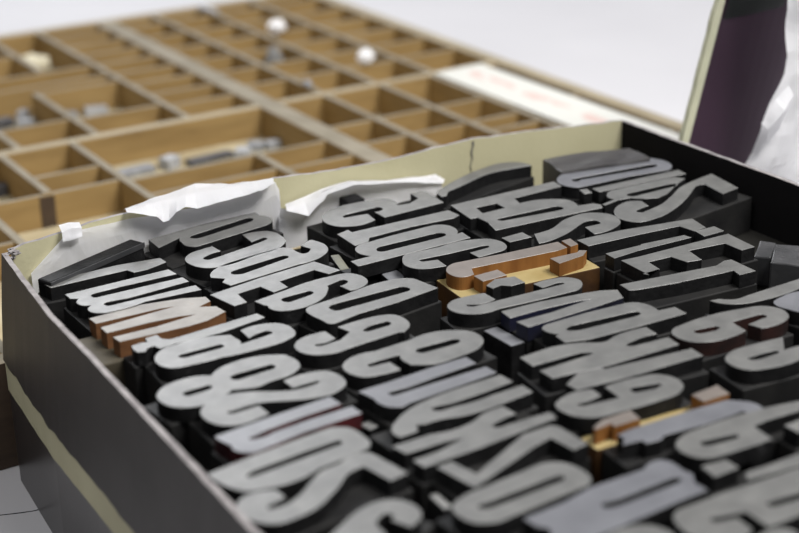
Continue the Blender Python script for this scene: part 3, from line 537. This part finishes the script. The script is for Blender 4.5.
S1 = [(-130.4, 90.0, 20.3), (-114.3, 91.0, 32.5), (-105.1, 92.0, 34.3), (-93.8, 92.5, 34.1), (-81.2, 93.5, 33.9), (-67.5, 94.5, 32.5), (-51.6, 95.0, 31.9), (-40.0, 95.3, 32.3), (-27.2, 95.6, 32.5), (-15.6, 96.0, 33.4), (-8.7, 96.0, 35.5), (-6.8, 96.0, 31.2), (-10.3, 96.0, 24.9)]
F1o = [(-79.4,107.0,33.7),(-72.6,107.0,34.6),(-66.6,107.0,35.8),(-61.7,107.0,36.2),(-56.7,107.0,36.7),(-52.7,107.0,37.3),(-48.1,107.0,38.3),(-44.1,107.0,38.9),(-36.6,107.0,37.4),(-27.5,107.0,35.1),(-16.2,107.0,34.3),(-5.7,107.0,33.3)]
F1i = [(-85.8,87.0,39.6),(-78.5,87.0,37.1),(-72.1,87.0,34.4),(-69.0,87.0,30.9),(-66.6,87.0,31.3),(-62.9,87.0,35.3),(-58.4,87.0,36.2),(-52.7,87.0,34.1),(-43.8,87.0,35.1),(-31.2,87.0,35.3),(-20.0,87.0,36.4),(-13.2,87.0,38.4)]
def at(o, bm):
    for v in bm.verts: v.co -= o.location
    return bm
def midrow(A, B, f, up): return [tuple(Vector(a).lerp(Vector(b), f) + Vector((0, 0, up + max(0, 36.9 - Vector(a).lerp(Vector(b), f).z) * (1 if A[0][1] > 100 else 0)))) for a, b in zip(A, B)]
t = empty('paper_sheet', (-70, 94, 2), 'large crumpled white paper lining the back wall, torn flap folded over the rim', 'paper')
link('sheet', at(t, ribbon([S1, [(x, y - .8, z - 6) for x, y, z in S1], [(x, y - 1.5, 2.5) for x, y, z in S1]], 4, .5, .10, 2.3)), PAPER, t)
link('torn_flap', at(t, ribbon([F1o, midrow(F1o, F1i, .5, .5), F1i], 5, .7, .13, 4.4, .3)), PAPER, t)
link('folded_tab', at(t, ribbon([[(-114.4, 95, 37.0), (-109.5, 96, 37.2), (-105.0, 95, 36.6)], [(-115.2, 89.3, 36.0), (-110.5, 89, 37.0), (-106.0, 89, 36.2)], [(-115.5, 88.0, 31.9), (-111, 87.6, 32.0), (-106.8, 88.0, 32.7)]], 5, .5, .2, 1.2)), PAPER, t)
F2o = [(-4.0,96.2,23.6),(5.7,96.2,25.0),(15.5,96.2,27.1),(25.9,96.2,28.0),(33.1,96.2,27.6),(50.4,96.2,24.6),(67.0,96.2,22.9),(79.9,96.2,21.9),(85.7,96.0,17.6)]
F2i = [(-8.8,86.0,24.2),(3.1,86.0,19.2),(10.8,86.0,25.0),(13.6,86.5,27.6),(28.4,87.5,29.0),(45.0,88.5,26.0),(59.8,90,23.4),(70.6,91,20.6),(82.0,92.0,18.0)]
t = empty('paper_sheet', (35, 94, 2), 'smaller crumpled white paper behind the 5, against the middle of the cream wall', 'paper')
link('torn_flap', at(t, ribbon([F2o, midrow(F2o, F2i, .5, .5), F2i], 5, .6, .13, 9.4, .3)), PAPER, t)
S2 = [(x, min(93.5, y + 5), z + (.3 if i > 2 else 0)) for i, (x, y, z) in enumerate(F2i)]
link('sheet', at(t, ribbon([S2, [(x - .4, 92.6, z - 5) for x, y, z in S2], [(x - 1, 92, 2.5) for x, y, z in S2]], 4, .5, .10, 5.1)), PAPER, t)

# ------------------------------------------------------------------ type case behind the box
TZ, FZ, BZ = -25., -46., -77.
TC = empty('type_case', (45, 400, BZ), 'big shallow wooden type case with tan divided compartments, lying behind the box', 'type case')
TO = Vector((45, 400, BZ))
def tbox(name, lo, hi, m, bev=.4, label=None):
    bm = bmesh.new()
    box(bm, Vector(lo) - TO, Vector(hi) - TO, bev)
    bm.normal_update()
    for f in bm.faces:
        if f.normal.z > .6 and f.calc_center_median().z > (hi[2] - TO.z - 2) * MM: f.material_index = 1
    o = link(name, bm, m, TC)
    if label: o['label'] = label
    return o
XL, XR, YN, YF = -262, 339, 104.5, 703
tbox('bottom_board', (XL + 5, YN + 5, BZ + 20), (XR - 5, YF - 5, FZ), [CFLOOR, CFLOOR])
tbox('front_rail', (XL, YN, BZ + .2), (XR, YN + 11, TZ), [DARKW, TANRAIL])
tbox('back_rail', (XL, YF - 10, BZ + .2), (XR, YF, TZ), [TANW, TANRAIL])
tbox('side_rail', (XR - 12, YN + 11, BZ + .2), (XR, YF - 10, TZ), [TANW, TANRAIL])
tbox('side_rail', (XL, YN + 11, BZ + .2), (XL + 12, YF - 10, TZ), [TANW, TANRAIL])
tbox('middle_bar', (134, YN + 11, FZ), (150, YF - 10, TZ), [TANW, TANTOP], 1.0)
tbox('cross_bar', (XL + 12, 396, FZ), (134, 405, TZ), [TANW, TANRAIL], .8)
tbox('cross_bar', (150, 396, FZ), (327, 405, TZ), [TANW, TANRAIL], .8)
def vd(x, y0, y1, w=5., dz=0): tbox('divider', (x - w/2, y0, FZ), (x + w/2, y1, TZ - dz), [TANW, TANTOP])
def hd(x0, x1, y, w=3.4, dz=1.0): tbox('divider', (x0, y - w/2, FZ), (x1, y + w/2, TZ - dz), [TANW, TANTOP])
YB, YT, YM, YK = 115.5, 396., 405., 693.
for x in (-200, -138): vd(x, YB, YT); vd(x, YM, YK)
vd(-86, YB, YT); vd(-46, 314, YT); vd(0, YB, YT); vd(86, YB, 308)
for x in (184, 229, 271): vd(x, YB, YT)
hd(-83.5, -2.5, 314); hd(-43.5, -2.5, 346); hd(2.5, 134, 309); hd(2.5, 83.5, 278); hd(88.5, 134, 274)
hd(-83.5, -2.5, 235); hd(2.5, 83.5, 210); hd(88.5, 134, 200); hd(-135.5, -88.5, 250); hd(-197, -140, 290)
for a, b in ((150, 181.5), (186.5, 226.5), (231.5, 268.5)):
    for y in (331, 289, 247, 205, 163): hd(a, b, y)
hd(231.5, 268.5, 266); hd(273.5, 327, 300); hd(273.5, 327, 200)
vd(84, YM, YK); vd(44, 575, YK); vd(20, YM, 521); vd(-32, YM, YK)
hd(-29.5, 81.5, 573); hd(-29.5, 81.5, 541); hd(22.5, 81.5, 521); hd(22.5, 81.5, 446); hd(-29.5, 17.5, 450); hd(-29.5, 41.5, 633); hd(-197, -34.5, 560)
for y in (668, 636, 603, 571, 538, 505, 472, 439): hd(86.5, 134, y)
for x in (185, 228, 276): vd(x, YM, YK)
for a, b in ((150, 182.5), (187.5, 225.5), (230.5, 273.5), (278.5, 327)):
    for y in (668, 625, 582, 539, 496, 453): hd(a, b, y)
# small keyhole patch on the near divider
tbox('repair_patch', (-52, 312.0, -46), (-43, 312.35, -27), [DARKW, DARKW], 0)

# things left lying in the type case
def lump(name, x, y, z, r, m, label, cat, seed, sq=(1, 1, .7), group=None):
    bm = bmesh.new(); bmesh.ops.create_icosphere(bm, subdivisions=3, radius=1)
    for v in bm.verts:
        d = 1 + .55 * (abs(noise.noise(v.co * 1.6 + Vector((seed, 0, 0)))) - .2) + .2 * noise.noise(v.co * 4 + Vector((0, seed, 0)))
        v.co = Vector((v.co.x * sq[0], v.co.y * sq[1], v.co.z * sq[2])) * d * r * MM
    zm = min(v.co.z for v in bm.verts)
    for v in bm.verts: v.co.z -= zm
    return tag(link(name, bm, m, None, (x, y, z)), label, cat, group)
lump('paper_scrap', 242.5, 581, TZ - 1.2, 5.6, TISSUE, 'white crumpled scrap on the divider tops near the back edge of the type case', 'paper scrap', 1, (1.3, 1, .9))
lump('paper_scrap', 250, 453.5, TZ - 1.2, 5.2, TISSUE, 'white crumpled scrap on the divider tops, closest to the white card', 'paper scrap', 2, (1.2, 1, 1))
lump('paper_scrap', 212, 527, FZ, 6.5, SPACERW, 'pale grey scrap sunk in a cell beside the central bar of the type case', 'paper scrap', 3, (1, 1, 1.6))
lump('paper_scrap', 62, 648, FZ, 8, mat('cream_scrap', (.66, .62, .48), .85, .2), 'cream round wad lying in a far compartment of the type case', 'paper scrap', 4, (1.7, .9, .8))
def sort(x, y, z, l, w, h, rz, m, label):
    h *= .75 if z < TZ else 1
    t = empty('metal_type_sort', (x, y, z), label, 'metal type', 'metal type left in the type case')
    bm = bmesh.new(); box(bm, (-l/2, -w/2, 0), (l/2, w/2, h), .4, M=Matrix.Rotation(rz, 4, 'Z')); link('shank', bm, m, t)
    bm = bmesh.new(); box(bm, (l/2, -w*.3, h*.2), (l/2 + 1.4, w*.3, h*.8), .2, M=Matrix.Rotation(rz, 4, 'Z')); link('printing_face', bm, m, t)
sort(236.5, 474, FZ, 10, 9, 19.5, .5, DMETAL, 'small black metal sort beside the white scrap closest to the card')
sort(302, 545, FZ, 20, 12, 17, .4, METAL, 'bluish grey metal sort in a cell by the side rail of the type case')
sort(185, 424, TZ, 9, 4.5, 3, 1.4, METAL, 'grey metal sort lying on a divider top behind the cross bar')
sort(228, 676, TZ, 26, 5, 3, -1.5, PALEM, 'pale metal sort lying on a divider top at the back rail of the type case')
sort(-5, 521, FZ, 13, 9, 9, .3, DMETAL, 'dark metal sort by the photo left edge, blackest of its cluster')
sort(8, 512, FZ, 11, 8, 8, -.4, METAL, 'grey metal sort beside the blackest one in the far left cluster')
sort(13, 529, FZ, 11, 7, 10, .9, PALEM, 'pale metal sort at the back of the far left cluster')
sort(40, 512, FZ, 12, 8, 7, .6, METAL, 'grey metal sort in the compartment behind the cross bar, left of a pale one')
sort(60, 512, FZ, 15, 9, 8, -.3, PALEM, 'pale metal sort in the compartment behind the cross bar, beside a grey one')
sort(-54, 384, FZ, 14, 9, 9, .2, DMETAL, 'dark metal sort in the compartment beside the dark patched divider')
sort(-70, 378, FZ, 12, 8, 8, 1.0, METAL, 'grey metal sort beside the dark one behind the patched divider')
sort(28, 372, FZ, 30, 9, 6, .05, METAL, 'long grey metal slug at the left end of the long compartment')
sort(55, 372, FZ, 11, 9, 10, .4, PALEM, 'pale metal sort standing next to the long grey slug')
sort(82, 370, FZ, 32, 8, 5, .1, DMETAL, 'long dark metal slug in the middle of the long compartment')
sort(104, 366, FZ, 11, 9, 7, .8, PALEM, 'pale metal sort touching the end of the long dark slug')
sort(116, 372, FZ, 10, 8, 8, -.5, METAL, 'grey metal sort between two pale ones in the long compartment')
sort(128, 370, FZ, 10, 7, 7, .2, PALEM, 'pale metal sort at the right end of the long compartment')

# white card strip lying on the type case
bm = bmesh.new()
q = [(-22.5, 141), (19, 143), (24, -125), (-20, -126)]
N_ = 14; rows = []
for i in range(N_ + 1):
    f = i / N_; l = Vector(q[0]).lerp(Vector(q[3]), f); r = Vector(q[1]).lerp(Vector(q[2]), f)
    rows.append([bm.verts.new(Vector((p.x, p.y, dz)) * MM) for p in (l, r) for dz in (0, .9)])
for a, b in zip(rows, rows[1:]):
    for i, j in ((1, 3), (3, 2), (2, 0), (0, 1)): bm.faces.new((a[i], a[j], b[j], b[i]))
bm.faces.new([rows[0][i] for i in (0, 1, 3, 2)]); bm.faces.new([rows[-1][i] for i in (0, 2, 3, 1)])
tag(link('card_strip', bm, CARD, None, (296, 256, TZ + .1)), 'long white card strip with faint pinkish print, lying across the type case', 'card')

# ------------------------------------------------------------------ box lid standing behind the right wall, with tissue
LD = empty('box_lid', (246, 62, BZ), 'dark purple box lid with cream left edge, standing on end behind the right wall', 'lid')
LO = Vector((246, 62, BZ))
def lidpt(u, z):  # u 0..1 across the panel
    x0 = max(201.5 + (z + 77) * .01, 212 + (z - 26) * .275)
    return Vector((x0 + u * 104, 60 + u * 20 - 5.5 * math.sin(math.pi * min(1, u * 1.2)), z))
bm = bmesh.new(); g1 = []; g2 = []
for i in range(25):
    z = -76.8 + i * (76.8 + 190) / 24
    g1.append([bm.verts.new((lidpt(j / 12, z) - LO) * MM) for j in range(13)])
    g2.append([bm.verts.new((lidpt(j / 12, z) + Vector((0, 2.6, 0)) - LO) * MM) for j in range(13)])
for i in range(24):
    for j in range(12):
        bm.faces.new((g1[i][j], g1[i][j+1], g1[i+1][j+1], g1[i+1][j]))
        bm.faces.new((g2[i][j], g2[i+1][j], g2[i+1][j+1], g2[i][j+1]))
for a, b in ((0, 1), (12, 1)):
    for i in range(24): bm.faces.new((g1[i][a], g1[i+1][a], g2[i+1][a], g2[i][a]))
for i in (0, 24):
    for j in range(12): bm.faces.new((g1[i][j], g1[i][j+1], g2[i][j+1], g2[i][j]))
link('panel', bm, PURPLE, LD, smooth=False)
bm = bmesh.new(); prev = None
for i in range(49):
    z = -76.8 + i * (76.8 + 190) / 48; p = lidpt(0, z)
    wdt = 3.4 + noise.noise(Vector((0, 0, z * .15))) * .9
    c = [bm.verts.new((p + Vector(d) - LO) * MM) for d in ((-wdt, -.2, 0), (.6, -1.0, 0), (.6, 2.8, 0), (-wdt, 3.0, 0))]
    if prev:
        for k in range(4): bm.faces.new((prev[k], prev[(k+1) % 4], c[(k+1) % 4], c[k]))
    else: bm.faces.new(c)
    prev = c
bm.faces.new(prev[::-1])
link('edge_strip', bm, LIDEDGE, LD)['label'] = 'cream board edge'
bm = bmesh.new(); pv = None
for i in range(9):
    z = 85 + i * 6; row = [bm.verts.new((lidpt(u, z) + Vector((0, -.5, 0)) - LO) * MM) for u in [.03 + k * .055 for k in range(9)]]
    if pv:
        for k in range(8): bm.faces.new((pv[k], pv[k+1], row[k+1], row[k]))
    pv = row
bmesh.ops.solidify(bm, geom=bm.faces[:], thickness=.35 * MM)
link('dark_patch', bm, DPATCH, LD)['label'] = 'darker greenish patch'

TR = []
edge = [(201, -6), (210, 8), (220, 21), (228, 36), (236.5, 54), (241, 63), (243, 72), (242.5, 85), (242, 100), (242, 150), (242, 185)]
for x0, z in edge:
    n = 8; TR.append([(x0 + (330 - x0) * k / n, 22 + 10 * (k / n) + (3 if k == 0 else 0), z - (0 if k == 0 else 6 * math.sin(k))) for k in range(n + 1)])
bmT = ribbon(TR, 3, 2.6, .035, 8.2, .25)
# folded corner near the torn edge
cx = [[(219.5, 16, 43), (227, 15, 54), (236, 16, 60)], [(222, 14, 40), (230, 11, 49), (238, 14, 55)], [(225.5, 17, 31.5), (232, 16, 38), (240, 18, 47)]]
TS = empty('tissue_sheet', (270, 30, BZ), 'large white tissue sheet with a folded corner, hanging in front of the purple lid', 'tissue paper')
TSO = Vector((270, 30, BZ))
for v in bmT.verts: v.co -= TSO * MM
link('sheet', bmT, TISSUE, TS)
bmC = ribbon(cx, 5, .7, .12, 3.3, .25)
for v in bmC.verts: v.co -= TSO * MM
link('folded_corner', bmC, TISSUE, TS)
bm = ribbon([[(200.5, 30, -8), (230, 26, -8), (280, 28, -8), (330, 32, -8)], [(201, 32, -76.6), (230, 30, -76.6), (280, 30, -76.6), (330, 34, -76.6)]], 6, .8, .05, 6.6, .25)
for v in bm.verts: v.co -= TSO * MM
link('lower_sheet', bm, TISSUE, TS)

# ------------------------------------------------------------------ table, room
TB = empty('table', (200, 500, -800), 'white table under the box and the type case', 'table')
TBO = Vector((200, 500, -800))
bm = bmesh.new(); box(bm, Vector((-1000, -650, -107)) - TBO, Vector((1500, 1900, -77)) - TBO, 2); link('table_top', bm, TABLE, TB)
for x in (-930, 1430):
    for y in (-580, 1830):
        bm = bmesh.new(); box(bm, Vector((x - 30, y - 30, -800)) - TBO, Vector((x + 30, y + 30, -107)) - TBO, 3); link('leg', bm, DARKW, TB)
bm = bmesh.new(); prev = None
for x, y, w in ((-185, 73, .3), (-170, 69.5, .35), (-163, 67, .4), (-155, 64, .5), (-150, 62.5, .4), (-147, 62.2, .5), (-141, 62.8, .35)):
    c = [bm.verts.new((Vector((x, y + s * w, z)) - TBO) * MM) for s, z in ((-1, -76.98), (1, -76.98), (0, -76.8))]
    if prev:
        for k in range(3): bm.faces.new((prev[k], prev[(k+1) % 3], c[(k+1) % 3], c[k]))
    prev = c
link('crack', bm, CRACK, TB)['label'] = 'thin dark crack'
def slab(name, lo, hi, m):
    bm = bmesh.new(); box(bm, lo, hi); return tag(link(name, bm, m), kind='structure')
slab('floor', (-3200, -3000, -850), (3600, 2700, -800.0), FLOORM)
slab('wall_back', (-3200, 2700, -850), (3600, 2800, 1900), WALLM)
slab('wall_right', (3600, -3000, -850), (3700, 2800, 1900), WALLM)

# ------------------------------------------------------------------ light
def area(name, loc, target, size, power, col, sy=None):
    l = bpy.data.lights.new(name, 'AREA'); l.energy = power; l.color = col; l.size = size
    if sy: l.shape = 'RECTANGLE'; l.size_y = sy
    o = bpy.data.objects.new(name, l); C.objects.link(o); o.location = loc
    o.rotation_euler = (Vector(target) - Vector(loc)).to_track_quat('-Z', 'Y').to_euler()
    return o
area('ceiling_lamp', (0.6, -0.8, 1.6), (0.05, 0.15, 0), 1.1, 56, (1, .98, .95), .5)
area('left_fill_light', (-0.9, -0.35, 1.6), (-0.1, 0.1, 0), .9, 9, (1, .98, .95), .4)  # unseen fill light, added to lift the table left of the box
area('daylight_window', (0.45, 2.4, 1.15), (-0.05, 0.0, 0), 1.5, 31, (.95, .97, 1.0), 1.0)
w = bpy.data.worlds.new('World'); sc.world = w; w.use_nodes = True
w.node_tree.nodes['Background'].inputs[0].default_value = (.92, .95, 1, 1)
w.node_tree.nodes['Background'].inputs[1].default_value = .23

# ------------------------------------------------------------------ camera
cam = bpy.data.cameras.new('Camera'); co = bpy.data.objects.new('Camera', cam); C.objects.link(co)
cam.sensor_fit = 'HORIZONTAL'; cam.sensor_width = 22.3; cam.lens = 1582 * 22.3 / 799
Rw = Matrix(((0.85035284, 0.21482758, -0.48036357), (-0.5258064, 0.31101409, -0.79170567), (-0.02068037, 0.9258074, 0.37742943)))
M4 = Rw.to_4x4(); M4.translation = Vector((-321.195, -528.957, 275.5)) * MM
co.matrix_world = M4
cam.clip_start = .02; cam.clip_end = 50
cam.dof.use_dof = True
fp = Vector((50, -20, 23.5)) * MM
cam.dof.focus_distance = -(M4.inverted() @ fp).z
cam.dof.aperture_fstop = 4.4
sc.camera = co
vs = sc.view_settings
vs.view_transform = 'Standard'; vs.look = 'None'; vs.gamma = 1; vs.use_curve_mapping = False; vs.exposure = 0.0
